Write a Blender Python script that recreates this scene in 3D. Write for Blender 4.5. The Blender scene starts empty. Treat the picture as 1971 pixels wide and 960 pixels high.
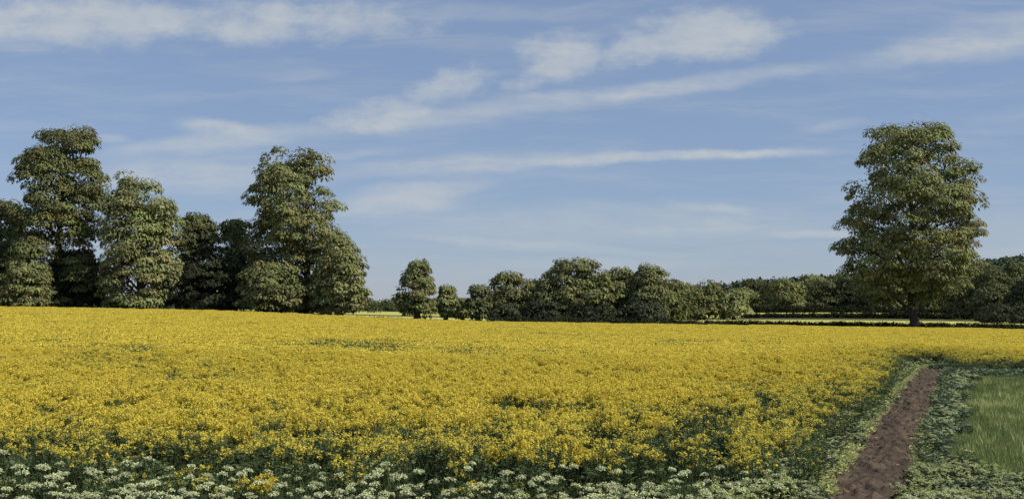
import bpy, math, random
import numpy as np
from mathutils import Vector, Matrix
R = math.radians
rng = np.random.default_rng(7)
C = bpy.context.scene.collection
SC = bpy.context.scene

# ------------------------------------------------------------------ camera
F = 2113.0; CX, CY = 985.5, 480.0; EYE = 2.8; HOR = 590.0
PITCH = math.atan((HOR - CY) / F)
cam = bpy.data.cameras.new('camera'); camo = bpy.data.objects.new('camera', cam); C.objects.link(camo)
cam.sensor_width = 36; cam.lens = 36 * F / 1971.0
cam.clip_start = 0.1; cam.clip_end = 12000
camo.location = (0, 0, EYE); camo.rotation_euler = (math.pi/2 + PITCH, 0, 0)
SC.camera = camo

# ------------------------------------------------------------------ sun and sky
SUN_EL, SUN_AZ = 44.0, 106.0        # azimuth clockwise from straight ahead (+Y) towards the right (+X)
sd = Vector((math.sin(R(SUN_AZ))*math.cos(R(SUN_EL)), math.cos(R(SUN_AZ))*math.cos(R(SUN_EL)), math.sin(R(SUN_EL))))
sl = bpy.data.lights.new('sun', 'SUN'); sl.energy = 4.8; sl.angle = R(0.55); sl.color = (1.0, 0.93, 0.82)
so = bpy.data.objects.new('sun', sl); C.objects.link(so); so.location = (0, 0, 60)
so.rotation_euler = sd.to_track_quat('Z', 'Y').to_euler()
SC.view_settings.view_transform = 'Standard'; SC.view_settings.look = 'None'
SC.view_settings.exposure = 0.0; SC.view_settings.gamma = 1.0
try: SC.view_settings.use_curve_mapping = False
except Exception: pass
SC.render.engine = 'CYCLES'

def ray(px, py):
    """direction through a photo pixel, scaled to y = 1"""
    x, y, z = (np.asarray(px, float)-CX)/F, np.ones_like(np.asarray(px, float)), -(np.asarray(py, float)-CY)/F
    c, s = math.cos(PITCH), math.sin(PITCH)
    Y = c*y - s*z; Z = s*y + c*z
    return x/Y, Z/Y
def ground(px, py, h=0.0):
    u, v = ray(px, py); D = (EYE-h)/(-v)
    return np.stack([u*D, D], -1)

class NT:
    """small node helper"""
    def __init__(s, tree): s.t = tree; s.n = tree.nodes; s.l = tree.links
    def new(s, kind, **kw):
        n = s.n.new(kind)
        for k, v in kw.items(): setattr(n, k, v)
        return n
    def put(s, sock, v):
        if hasattr(v, 'is_output'): s.l.new(v, sock)
        else: sock.default_value = v
    def math(s, op, a, b=0.0, clamp=False):
        n = s.new('ShaderNodeMath', operation=op, use_clamp=clamp); s.put(n.inputs[0], a); s.put(n.inputs[1], b); return n.outputs[0]
    def mix(s, f, a, b, blend='MIX'):
        n = s.new('ShaderNodeMix', data_type='RGBA', blend_type=blend)
        s.put(n.inputs[0], f); s.put(n.inputs[6], a); s.put(n.inputs[7], b); return n.outputs[2]
    def noise(s, vec, scale, detail=4, rough=.5, dist=0.0):
        n = s.new('ShaderNodeTexNoise'); s.put(n.inputs['Vector'], vec)
        n.inputs['Scale'].default_value = scale; n.inputs['Detail'].default_value = detail
        n.inputs['Roughness'].default_value = rough; n.inputs['Distortion'].default_value = dist
        return n.outputs['Fac']
    def ramp(s, f, lo, hi, a=0.0, b=1.0):
        n = s.new('ShaderNodeMapRange', interpolation_type='SMOOTHSTEP'); s.put(n.inputs[0], f)
        n.inputs[1].default_value = lo; n.inputs[2].default_value = hi; n.inputs[3].default_value = a; n.inputs[4].default_value = b
        return n.outputs[0]

def make_world():
    w = bpy.data.worlds.new('World'); SC.world = w; w.use_nodes = True
    T = NT(w.node_tree); T.n.clear()
    out = T.new('ShaderNodeOutputWorld'); bg = T.new('ShaderNodeBackground'); T.l.new(bg.outputs[0], out.inputs[0])
    sky = T.new('ShaderNodeTexSky', sky_type='NISHITA'); sky.sun_disc = False
    sky.sun_elevation = R(SUN_EL); sky.sun_rotation = R(SUN_AZ)
    sky.air_density = 1.0; sky.dust_density = 0.25; sky.ozone_density = 3.0; sky.altitude = 100
    tc = T.new('ShaderNodeTexCoord'); sp = T.new('ShaderNodeSeparateXYZ'); T.l.new(tc.outputs['Generated'], sp.inputs[0])
    Y = T.math('MAXIMUM', T.math('ABSOLUTE', sp.outputs[1]), 0.06)
    u = T.math('DIVIDE', sp.outputs[0], Y); v = T.math('DIVIDE', sp.outputs[2], Y)
    def comb(a, b, c=0.0):
        n = T.new('ShaderNodeCombineXYZ'); T.put(n.inputs[0], a); T.put(n.inputs[1], b); T.put(n.inputs[2], c); return n.outputs[0]
    # ragged outlines: push the coordinates about with noise
    wob = T.noise(comb(T.math('MULTIPLY', u, 9.0), T.math('MULTIPLY', v, 26.0)), 1.0, 5, .6)
    wob2 = T.noise(comb(T.math('MULTIPLY', u, 11.0), T.math('MULTIPLY', v, 22.0), 7.3), 1.0, 5, .6)
    u2 = T.math('ADD', u, T.math('MULTIPLY', T.math('SUBTRACT', wob, .5), .05))
    v2 = T.math('ADD', v, T.math('MULTIPLY', T.math('SUBTRACT', wob2, .5), .020))
    vec0 = comb(u2, v2)
    # photo-measured clouds: (x, y, half length, half height, tilt degrees, amount)
    clouds = [(150,45,290,52,0,.85),(560,42,280,44,0,.72),(60,80,70,22,0,.45),(860,28,260,16,0,.3),
      (1360,68,145,52,4,.9),(1235,92,85,42,10,.7),(1085,112,90,55,8,.8),(1000,160,70,30,20,.35),(860,175,105,42,22,.65),(735,222,125,34,8,.7),
      (1010,205,340,17,7,.42),(1330,160,250,14,7,.5),(1290,301,250,9,2,.95),(900,318,260,16,4,.55),(680,300,90,8,3,.3),
      (815,362,115,15,5,.7),(760,395,105,21,5,.7),(420,247,72,15,-6,.9),(400,272,190,18,6,.6),(205,264,42,7,0,.45),
      (1790,98,160,20,8,.5),(1920,70,150,38,6,.5),(1370,402,70,9,-6,.42),(1580,455,100,9,2,.4),(1040,474,240,9,-3,.38),
      (360,335,210,30,0,.5),(1170,430,350,32,0,.38),(1930,450,110,50,0,.3),(570,146,80,12,5,.25),(1600,245,60,8,5,.25),
      (1180,508,200,12,0,.32),(1700,400,120,40,0,.15)]
    acc = None; accp = None; puffy = {(1360,68),(1235,92),(1085,112),(1000,160),(860,175),(735,222),(150,45),(560,42)}
    for (px, py, a, b, ang, amp) in clouds:
        cu, cv = [float(q) for q in ray(px, py)]
        mp = T.new('ShaderNodeMapping', vector_type='TEXTURE'); T.l.new(vec0, mp.inputs[0])
        mp.inputs['Location'].default_value = (cu, cv, 0); mp.inputs['Rotation'].default_value = (0, 0, R(ang))
        mp.inputs['Scale'].default_value = (a/F, b/F, 1)
        ln = T.new('ShaderNodeVectorMath', operation='LENGTH'); T.l.new(mp.outputs[0], ln.inputs[0])
        d = T.math('MULTIPLY', T.ramp(ln.outputs['Value'], 1.6, 0.35), amp)
        if (px, py) in puffy: accp = d if accp is None else T.math('MAXIMUM', accp, d); continue
        acc = d if acc is None else T.math('SUBTRACT', T.math('ADD', acc, d), T.math('MULTIPLY', acc, d))
    # fibrous streaks slanting gently to the right
    mp = T.new('ShaderNodeMapping'); T.l.new(comb(u2, v2), mp.inputs[0])
    mp.inputs['Rotation'].default_value = (0, 0, R(-6)); mp.inputs['Scale'].default_value = (5, 48, 1)
    fib = T.noise(mp.outputs[0], 1.0, 7, .62, .3)
    puff = T.noise(comb(T.math('MULTIPLY', u, 1.0), T.math('MULTIPLY', v, 1.6)), 24.0, 8, .62)
    tex = T.math('ADD', T.math('MULTIPLY', fib, .35), T.math('MULTIPLY', puff, .65))
    dens = T.math('MULTIPLY', acc, T.ramp(tex, .33, .62, .55, 1.12))
    billow = T.ramp(T.math('ADD', accp, T.math('MULTIPLY', T.math('SUBTRACT', puff, .5), 1.5)), .12, 1.0)
    dens = T.math('MAXIMUM', dens, T.math('MULTIPLY', T.math('MULTIPLY', billow, .80), T.ramp(accp, 0, .25)))
    veil = T.math('MULTIPLY', T.ramp(fib, .42, .75), .26)
    dens = T.math('ADD', dens, veil, clamp=True)
    # cloud colour laid over the sky by density
    col = T.mix(T.math('MULTIPLY', dens, .86, clamp=True), SKYC(T, sky, sp), (5.4, 5.75, 5.95, 1))
    T.l.new(col, bg.inputs[0]); bg.inputs[1].default_value = 0.10
def SKYC(T, sky, sp):
    # constant pale blue mixed evenly through the whole sky mutes its colour
    return T.mix(.58, T.mix(1.0, sky.outputs[0], (1.0, 0.96, 1.06, 1), 'MULTIPLY'), (2.55, 3.5, 5.15, 1))
make_world()

# ------------------------------------------------------------------ helpers
def tag(o, label=None, cat=None, group=None, kind=None):
    if label: o['label'] = label
    if cat: o['category'] = cat
    if group: o['group'] = group
    if kind: o['kind'] = kind
    return o
def empty(name, loc):
    o = bpy.data.objects.new(name, None); C.objects.link(o); o.location = loc; o.empty_display_size = .3; return o
def nrm(a): return a/np.maximum(np.linalg.norm(a, axis=-1, keepdims=True), 1e-9)

def quad_mesh(name, Q, col=None, mi=None):
    """Q (n,4,3) loose quads -> mesh, col (n,3) face colour, mi material index"""
    n = len(Q); me = bpy.data.meshes.new(name)
    me.vertices.add(n*4); me.vertices.foreach_set('co', np.ascontiguousarray(Q, np.float32).ravel())
    me.loops.add(n*4); me.loops.foreach_set('vertex_index', np.arange(n*4, dtype=np.int32))
    me.polygons.add(n); me.polygons.foreach_set('loop_start', np.arange(0, n*4, 4, dtype=np.int32))
    me.polygons.foreach_set('loop_total', np.full(n, 4, np.int32))
    if mi is not None: me.polygons.foreach_set('material_index', np.asarray(mi, np.int32))
    me.update(calc_edges=True)
    if col is not None:
        a = me.attributes.new('tint', 'FLOAT_COLOR', 'POINT')
        c4 = np.ones((n*4, 4), np.float32); c4[:, :3] = np.repeat(col, 4, axis=0); a.data.foreach_set('color', c4.ravel())
    return me
def grid_mesh(name, V, faces, smooth=True):
    me = bpy.data.meshes.new(name); n = len(faces)
    me.vertices.add(len(V)); me.vertices.foreach_set('co', np.ascontiguousarray(V, np.float32).ravel())
    me.loops.add(n*4); me.loops.foreach_set('vertex_index', np.ascontiguousarray(faces, np.int32).ravel())
    me.polygons.add(n); me.polygons.foreach_set('loop_start', np.arange(0, n*4, 4, dtype=np.int32))
    me.polygons.foreach_set('loop_total', np.full(n, 4, np.int32))
    me.update(calc_edges=True)
    if smooth: me.polygons.foreach_set('use_smooth', np.ones(n, bool))
    return me
def link(name, me, parent=None, mats=()):
    o = bpy.data.objects.new(name, me); C.objects.link(o); o.parent = parent
    for m in mats:
        if m.name not in [x.name for x in me.materials if x]: me.materials.append(m)
    return o

def leaves(P, N, T, L, W, bend=.15):
    """leaf-shaped quads: position, normal, long axis, length, width arrays"""
    N = nrm(N); T = nrm(T - (T*N).sum(-1, keepdims=True)*N); B = np.cross(N, T)
    L = np.asarray(L)[..., None]; W = np.asarray(W)[..., None]
    a = P; b = P + T*L*.5 + B*W*.5; c = P + T*L - N*L*bend; d = P + T*L*.5 - B*W*.5
    return np.stack([a, b, c, d], -2)

def vnoise(x, y, s, seed=0):
    """smooth value noise 0..1"""
    x = np.asarray(x)/s + 1000.3; y = np.asarray(y)/s + 1000.7
    ix, iy = np.floor(x).astype(np.int64), np.floor(y).astype(np.int64); fx, fy = x-ix, y-iy
    fx = fx*fx*(3-2*fx); fy = fy*fy*(3-2*fy)
    def h(a, b):
        k = (a*374761393 + b*668265263 + seed*982451653) & 0x7fffffff
        k = ((k ^ (k >> 13))*1274126177) & 0x7fffffff
        return ((k ^ (k >> 16)) & 0xffff)/65535.0
    return (h(ix,iy)*(1-fx)+h(ix+1,iy)*fx)*(1-fy) + (h(ix,iy+1)*(1-fx)+h(ix+1,iy+1)*fx)*fy
def fbm(x, y, s, seed=0, o=4):
    r = 0; a = .5; t = 0
    for k in range(o): r = r + a*vnoise(x, y, s/2**k, seed+k); t += a; a *= .5
    return r/t

# ------------------------------------------------------------------ terrain
COLS = np.array([-900, -400, 0, 200, 400, 600, 750, 900, 1100, 1300, 1600, 1971, 2400, 2900], float)
ROWS = [(132, [578,582,590,593,597,604.5,612,617.5,621,624,627.5,634,638,640], .8),
        (145, [580,584,593,597,601,608,614,619,622,624,627,630,633,636], 0),
        (200, [582,585,592,596,600,605,609,613,615,616,617,621,625,626], 0),
        (330, [580,583,590,594,597,600,602.5,604,604,603,601.5,604,607,608], 0),
        (620, [578,582,588,592,595,597,600,600,600,600,600,600,600,600], 0),
        (1000, [570,575,585,590,594,596,598,598,598,592,568,530,518,515], 0),
        (1500, [565,570,583,589,593,595,597,597,597,590,564,520,508,500], 0),
        (9000, [600]*14, 0)]
UC = ray(COLS, np.full(len(COLS), 600.0))[0]
RD = np.array([0, 30.]+[r[0] for r in ROWS])
RZ = [np.zeros(len(COLS)), np.zeros(len(COLS))]
for d, ys, h in ROWS:
    _, v = ray(COLS, np.array(ys, float)); RZ.append(EYE + v*d - h)
RZ[-1][:] = -6.0
RZ = np.array(RZ)
def H(x, y):
    x = np.asarray(x, float); y = np.asarray(y, float)
    u = x/np.maximum(y, 1e-3); u = np.where(y < 1, 0, u)
    D = np.clip(y, 0, 8999)
    zc = np.stack([np.interp(u, UC, r) for r in RZ], 0)
    i = np.clip(np.searchsorted(RD, D, side='right')-1, 0, len(RD)-2)
    t = (D - RD[i])/(RD[i+1]-RD[i])
    ii = i[None, ...]
    return np.take_along_axis(zc, ii, 0)[0]*(1-t) + np.take_along_axis(zc, ii+1, 0)[0]*t
def at(px, D):
    u = float(ray(px, 600.0)[0]); x = u*D
    return x, D, float(H(np.array([x]), np.array([D]))[0])

def inpoly(x, y, poly):
    x = np.asarray(x); y = np.asarray(y); ins = np.zeros(x.shape, bool); n = len(poly)
    for i in range(n):
        (x1, y1), (x2, y2) = poly[i], poly[(i+1) % n]
        if y1 == y2: continue
        c = ((y1 > y) != (y2 > y)) & (x < (x2-x1)*(y-y1)/(y2-y1)+x1)
        ins ^= c
    return ins
def pdist(x, y, line):
    d = np.full(np.shape(x), 1e9)
    for (x1, y1), (x2, y2) in zip(line[:-1], line[1:]):
        dx, dy = x2-x1, y2-y1; t = np.clip(((x-x1)*dx+(y-y1)*dy)/(dx*dx+dy*dy), 0, 1)
        d = np.minimum(d, np.hypot(x-x1-t*dx, y-y1-t*dy))
    return d

g = lambda px, py, h=0: tuple(ground(px, py, h).tolist())
path_left = [g(1540,1050), g(1572,1000), g(1602,956), g(1625,907), g(1655,870), g(1689,814), g(1719,780), g(1737,750), g(1758,722), g(1772,708)]
path_right = [g(1706,1050), g(1717,1000), g(1728,960), g(1745,904), g(1762,844), g(1782,795), g(1795,750), g(1805,722), g(1812,709)]
path_poly = path_left + path_right[::-1]
CROP_H = 0.8
edge = [(-60, 13.6), (-7.6, 14.4), g(300,892,.8), g(620,902,.8), g(1000,900,.8), g(1300,895,.8), g(1450,884,.8), g(1530,862,.8),
        g(1568,828,.8), g(1620,780,.8), g(1665,748,.8), g(1706,720,.8), g(1738,700), g(1775,698), g(1815,700), g(1850,716), g(1890,721), g(1971,722), g(2150,722), g(2600,722)]
far_edge = []
for px in np.linspace(2750, -900, 40):
    u = float(ray(px, 600.)[0]); far_edge.append((u*132, 132))
crop_poly = edge + far_edge
grass_poly = [g(1869,729), g(1860,770), g(1850,810), g(1846,862), g(1868,918), g(1971,948), g(2500,948), g(2500,731), g(1971,731)]

# ------------------------------------------------------------------ materials
def foliage(name, base, var=.35, rnd=.25, trans=.25, noise_scale=None, alt=None):
    m = bpy.data.materials.new(name); m.use_nodes = True; T = NT(m.node_tree); T.n.clear()
    out = T.new('ShaderNodeOutputMaterial')
    at_ = T.new('ShaderNodeAttribute', attribute_name='tint')
    oi = T.new('ShaderNodeObjectInfo')
    c = T.mix(1.0, at_.outputs['Color'], (*base, 1), 'MULTIPLY')
    if alt is not None:
        geo = T.new('ShaderNodeNewGeometry')
        nz = T.ramp(T.noise(geo.outputs['Position'], noise_scale, 3), .4, .62)
        c = T.mix(nz, c, T.mix(1.0, at_.outputs['Color'], (*alt, 1), 'MULTIPLY'))
    k = T.math('ADD', T.math('MULTIPLY', oi.outputs['Random'], rnd*2), 1-rnd)
    hs = T.new('ShaderNodeHueSaturation'); T.l.new(c, hs.inputs['Color']); T.l.new(k, hs.inputs['Value'])
    d = T.new('ShaderNodeBsdfDiffuse'); t = T.new('ShaderNodeBsdfTranslucent'); T.l.new(hs.outputs[0], d.inputs[0]); T.l.new(hs.outputs[0], t.inputs[0])
    mx = T.new('ShaderNodeMixShader'); mx.inputs[0].default_value = trans
    T.l.new(d.outputs[0], mx.inputs[1]); T.l.new(t.outputs[0], mx.inputs[2]); T.l.new(mx.outputs[0], out.inputs[0])
    return m
def surf(name, builder, rough=.9, bump=None):
    m = bpy.data.materials.new(name); m.use_nodes = True; T = NT(m.node_tree)
    p = T.n['Principled BSDF']; p.inputs['Roughness'].default_value = rough
    p.inputs['Specular IOR Level'].default_value = .03
    geo = T.new('ShaderNodeNewGeometry'); P = geo.outputs['Position']
    T.put(p.inputs['Base Color'], builder(T, P))
    if bump:
        b = T.new('ShaderNodeBump'); b.inputs['Strength'].default_value = bump[1]; b.inputs['Distance'].default_value = bump[2]
        T.l.new(T.noise(P, bump[0], 6, .65), b.inputs['Height']); T.l.new(b.outputs[0], p.inputs['Normal'])
    return m
def two(a, b, s, lo=.4, hi=.6, c=None, s2=1):
    def f(T, P):
        r = T.mix(T.ramp(T.noise(P, s, 5, .6), lo, hi), (*a, 1), (*b, 1))
        if c: r = T.mix(T.ramp(T.noise(P, s2, 5, .65), .45, .7), r, (*c, 1))
        return r
    return f
M_leaf = [foliage('leaf_olive', (.195,.208,.085), trans=.15), foliage('leaf_deep', (.130,.142,.065), trans=.12), foliage('leaf_light', (.225,.240,.100), trans=.15)]
M_hedge_shade = foliage('hedge_shade_leaf', (.036,.042,.024), trans=.08)  # leaf green darkened to near black, so shade is part of the colour
M_darkleaf = foliage('leaf_dark', (.058,.066,.038), trans=.1)  # darker green for the thickets and one edge tree
M_bark = surf('bark', two((.055,.045,.038), (.09,.075,.06), 3.0), .95, (14, .8, .05))
M_pet = foliage('rape_petal', (.72,.60,.095), rnd=.05, trans=.36)
M_rleaf = foliage('rape_leaf', (.11,.145,.065), rnd=.25, trans=.2)
M_weed = foliage('weed_leaf', (.052,.072,.034), rnd=.3, trans=.2)
M_pale = foliage('pale_grass', (.47,.50,.20), rnd=.2, trans=.25)
M_grass = foliage('green_grass', (.22,.27,.10), rnd=.25, trans=.25)
M_umbel = foliage('umbel_cream', (.60,.63,.36), rnd=.15, trans=.2)
M_stem = foliage('stem_green', (.075,.105,.038), rnd=.2, trans=.05)
M_ground = surf('meadow_ground', two((.085,.10,.04), (.14,.15,.06), .08, c=(.06,.065,.03), s2=.9), .95, (6, .6, .05))
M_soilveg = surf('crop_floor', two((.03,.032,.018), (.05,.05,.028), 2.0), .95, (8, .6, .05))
M_far = surf('pale_pasture', two((.45,.43,.12), (.50,.46,.12), .02, c=(.38,.39,.12), s2=.12), .95)
M_canopy = surf('rape_canopy', two((.58,.48,.065), (.63,.52,.065), .8, c=(.37,.34,.065), s2=2.6), .95, (7, 1.0, .12))
M_soil = surf('bare_soil', two((.130,.100,.070), (.074,.057,.042), 1.6, .35, .65, c=(.065,.045,.038), s2=3.4), .95, (11, 1.0, .05))

# ------------------------------------------------------------------ ground sheet
def polar_ground():
    ds = np.concatenate([[0.5, 4, 8], np.linspace(12, 60, 25), np.linspace(66, 132, 12), [138, 145, 160, 180, 200, 240, 280, 330, 420, 520, 620, 750, 880, 1000, 1200, 1500, 2500, 4500, 9000]])
    us = np.concatenate([np.linspace(-2.2, -.75, 14)[:-1], np.linspace(-.75, .75, 121), np.linspace(.75, 2.2, 14)[1:]])
    U, Dm = np.meshgrid(us, ds); X = U*Dm; Yv = Dm
    Z = H(X, Yv) + (fbm(X, Yv, 3.0, 3)-.5)*.05*(Yv < 60)
    V = np.stack([X, Yv, Z], -1).reshape(-1, 3); nu = len(us)
    i = (np.arange(len(ds)-1)[:, None]*nu + np.arange(nu-1)[None]).ravel()
    F1 = np.stack([i, i+1, i+nu+1, i+nu], -1)
    # the land behind and beside the camera: one more ring of flat ground joined at y = 0.5
    n0 = len(V); back = np.stack([us*9000*.5, np.full(nu, -9000.), np.full(nu, -3.)], -1)
    V = np.concatenate([V, back]); j = np.arange(nu-1); F2 = np.stack([n0+j, n0+j+1, j+1, j], -1)
    return V, np.concatenate([F2, F1])
V, Fc = polar_ground()
o = link('ground', grid_mesh('ground', V, Fc), None, [M_ground]); tag(o, kind='structure', label='gently rolling meadow ground running to the horizon', cat='ground')

# pale pastures beyond the crop: two strips lying on the land
def strip(name, pxs, d0, d1, mat, lift, label, nd=10):
    us = ray(np.array(pxs, float), np.full(len(pxs), 600.))[0]; ds = np.linspace(0, 1, nd)
    X = []; 
    for k, t in enumerate(ds):
        D = np.array(d0)*(1-t)+np.array(d1)*t
        X.append(np.stack([us*D, D, H(us*D, D)+lift], -1))
    V = np.concatenate(X); nu = len(pxs)
    i = (np.arange(nd-1)[:, None]*nu + np.arange(nu-1)[None]).ravel()
    o = link(name, grid_mesh(name, V, np.stack([i, i+1, i+nu+1, i+nu], -1)), None, [mat])
    return tag(o, kind='structure', label=label, cat='pasture')
pp = list(np.linspace(-300, 2300, 80))
strip('pasture', pp, [150]*80, [205]*80, M_far, .03, 'narrow pale sunlit pasture strip just beyond the yellow crop')
strip('pasture', pp, [235]*80, [600]*80, M_far, .06, 'pale pasture strip stretching to the foot of the distant wood', 24)

# ------------------------------------------------------------------ path of bare soil
def resample(line, n):
    L = np.array(line); s = np.concatenate([[0], np.cumsum(np.hypot(*np.diff(L, axis=0).T))]); t = np.linspace(0, s[-1], n)
    return np.stack([np.interp(t, s, L[:, 0]), np.interp(t, s, L[:, 1])], -1)
nl, nw = 900, 36
A = resample(path_left, nl); B = resample(path_right, nl)
w = np.linspace(-.06, 1.06, nw)[None, :, None]
# ragged edges
rag = (fbm(np.arange(nl)*.05, np.zeros(nl), .35, 5)-.5)[:, None, None]*.22
P = A[:, None]*(1-w) + B[:, None]*w + np.where(w < .5, 1, -1)*rag*np.array([1, 0])*np.abs(w-.5)
X, Yv = P[..., 0], P[..., 1]
z = .02 + .12*(fbm(X, Yv, .38, 11, 5)-.42) + .06*np.maximum(0, fbm(X, Yv, .13, 15, 2)-.55)*4
z = z + .03*np.exp(-((w[..., 0]-.5)/.3)**2)
Vp = np.stack([X, Yv, z + H(X, Yv)], -1).reshape(-1, 3)
i = (np.arange(nl-1)[:, None]*nw + np.arange(nw-1)[None]).ravel()
tag(link('path', grid_mesh('path', Vp, np.stack([i, i+1, i+nw+1, i+nw], -1)), None, [M_soil]), kind='structure', label='bare brown earth footpath between crop and grass', cat='path')

# dark floor under the crop
def region_grid(du, ds, keep, zf):
    us = np.arange(-.62, .64, du); U, Dm = np.meshgrid(us, ds); X = U*Dm; Yv = Dm
    V = np.stack([X, Yv, zf(X, Yv)], -1).reshape(-1, 3); nu = len(us)
    k = keep(X, Yv)
    kk = k[:-1, :-1] & k[1:, :-1] & k[:-1, 1:] & k[1:, 1:]
    i = (np.arange(len(ds)-1)[:, None]*nu + np.arange(nu-1)[None])[kk]
    return V, np.stack([i, i+1, i+nu+1, i+nu], -1)
ds = 13*np.exp(np.linspace(0, math.log(132/13), 420))
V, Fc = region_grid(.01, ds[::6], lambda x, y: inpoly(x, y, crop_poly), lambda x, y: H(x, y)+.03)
# edge of the crop: how far in from the open sides
def edged(x, y): return pdist(x, y, edge)
def bare(x, y):
    """0..1 places where the crop is thin and green"""
    r = np.zeros(np.shape(x))
    for (px, py, a, b, k) in [(700,663,135,7,.8),(930,676,110,8,.55),(230,692,190,13,.5),(110,690,110,9,.4),(420,705,120,8,.4),(1420,735,90,12,.6),(380,720,130,9,.6),
                              (1050,772,70,7,.5),(1110,720,110,5,.35),(300,752,120,6,.5),(560,790,140,7,.5),(1330,657,60,3,.5),(60,735,70,8,.5),(600,740,100,6,.3),(860,715,90,4,.3),(1500,700,90,5,.35)]:
        u, v = ray(px, py); _, v1 = ray(px, py-b); _, v2 = ray(px, py+b); 
        hh = EYE-CROP_H
        D = hh/max(-float(v), 1e-3)
        for _it in range(30): # meet the sloping crop top
            D = min(130, max(12, (EYE-CROP_H-float(H(np.array([float(u)*D]), np.array([D]))[0]))/-float(v)))
        Dn = D*float(v)/float(v2); Df = min(132, D*float(v)/float(v1)); aw = a/F*D
        uu = (x/np.maximum(y, 1) - float(u))*F/a; vv = (y-D)/np.where(y < D, max(D-Dn, .5), max(Df-D, .5))
        r = np.maximum(r, k*np.exp(-(uu**2+vv**2)))
    return r
V2, Fc2 = region_grid(.0042, ds, lambda x, y: inpoly(x, y, crop_poly) & (edged(x, y) > 3.2+3*(y < 22)) & (y < 131.6),
    lambda x, y: H(x, y) + CROP_H*.72 + (fbm(x, y, .8, 21)-.5)*.16 + (fbm(x, y, 6, 25)-.5)*.18 - .16*bare(x, y) - .12*(y < 40))
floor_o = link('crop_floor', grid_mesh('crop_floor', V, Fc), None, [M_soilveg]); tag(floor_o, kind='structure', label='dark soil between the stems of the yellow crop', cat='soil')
can = grid_mesh('canopy', V2, Fc2)

# ------------------------------------------------------------------ scatter: one object, prototypes + points, geometry nodes instances
def scatter(name, protos, pts, rot, scl, var, mats, extra=None):
    """protos: list of (Q, colour, material index)"""
    Qs = np.concatenate([p[0] for p in protos]); cols = np.concatenate([p[1] for p in protos]); mis = np.concatenate([p[2] for p in protos])
    ids = np.concatenate([np.full(len(p[0])*4, 100+k) for k, p in enumerate(protos)])
    n = len(Qs); npt = len(pts); me = bpy.data.meshes.new(name)
    co = np.concatenate([Qs.reshape(-1, 3), pts]).astype(np.float32)
    me.vertices.add(len(co)); me.vertices.foreach_set('co', co.ravel())
    me.loops.add(n*4); me.loops.foreach_set('vertex_index', np.arange(n*4, dtype=np.int32))
    me.polygons.add(n); me.polygons.foreach_set('loop_start', np.arange(0, n*4, 4, dtype=np.int32)); me.polygons.foreach_set('loop_total', np.full(n, 4, np.int32))
    me.polygons.foreach_set('material_index', mis.astype(np.int32)); me.update(calc_edges=True)
    a = me.attributes.new('tint', 'FLOAT_COLOR', 'POINT'); c4 = np.ones((len(co), 4), np.float32); c4[:n*4, :3] = np.repeat(cols, 4, axis=0); a.data.foreach_set('color', c4.ravel())
    a = me.attributes.new('pid', 'INT', 'POINT'); a.data.foreach_set('value', np.concatenate([ids, var]).astype(np.int32))
    a = me.attributes.new('rot', 'FLOAT_VECTOR', 'POINT'); r3 = np.zeros((len(co), 3), np.float32); r3[n*4:] = rot; a.data.foreach_set('vector', r3.ravel())
    a = me.attributes.new('scl', 'FLOAT_VECTOR', 'POINT'); r3 = np.ones((len(co), 3), np.float32); r3[n*4:] = scl; a.data.foreach_set('vector', r3.ravel())
    for m in mats: me.materials.append(m)
    o = bpy.data.objects.new(name, me); C.objects.link(o)
    gt = bpy.data.node_groups.new(name+'_scatter', 'GeometryNodeTree')
    gt.interface.new_socket('Geometry', in_out='INPUT', socket_type='NodeSocketGeometry'); gt.interface.new_socket('Geometry', in_out='OUTPUT', socket_type='NodeSocketGeometry')
    N, Lk = gt.nodes, gt.links; gi = N.new('NodeGroupInput'); go = N.new('NodeGroupOutput'); join = N.new('GeometryNodeJoinGeometry')
    def attr(nm, t):
        q = N.new('GeometryNodeInputNamedAttribute'); q.data_type = t; q.inputs['Name'].default_value = nm; return q.outputs['Attribute']
    pid = attr('pid', 'INT'); ar = attr('rot', 'FLOAT_VECTOR'); sc = attr('scl', 'FLOAT_VECTOR')
    def eq(k):
        c = N.new('FunctionNodeCompare'); c.data_type = 'INT'; c.operation = 'EQUAL'
        Lk.new(pid, c.inputs[2]); c.inputs[3].default_value = k; return c.outputs[0]
    for k in range(len(protos)):
        s1 = N.new('GeometryNodeSeparateGeometry'); s1.domain = 'POINT'; Lk.new(gi.outputs[0], s1.inputs[0]); Lk.new(eq(100+k), s1.inputs[1])
        s2 = N.new('GeometryNodeSeparateGeometry'); s2.domain = 'POINT'; Lk.new(gi.outputs[0], s2.inputs[0]); Lk.new(eq(k), s2.inputs[1])
        ip = N.new('GeometryNodeInstanceOnPoints'); Lk.new(s2.outputs[0], ip.inputs['Points']); Lk.new(s1.outputs[0], ip.inputs['Instance'])
        e = N.new('FunctionNodeEulerToRotation'); Lk.new(ar, e.inputs[0]); Lk.new(e.outputs[0], ip.inputs['Rotation']); Lk.new(sc, ip.inputs['Scale'])
        Lk.new(ip.outputs[0], join.inputs[0])
    if extra is not None:   # plain mesh joined in (ids 999)
        pass
    Lk.new(join.outputs[0], go.inputs[0])
    md = o.modifiers.new('scatter', 'NODES'); md.node_group = gt
    return o

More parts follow.
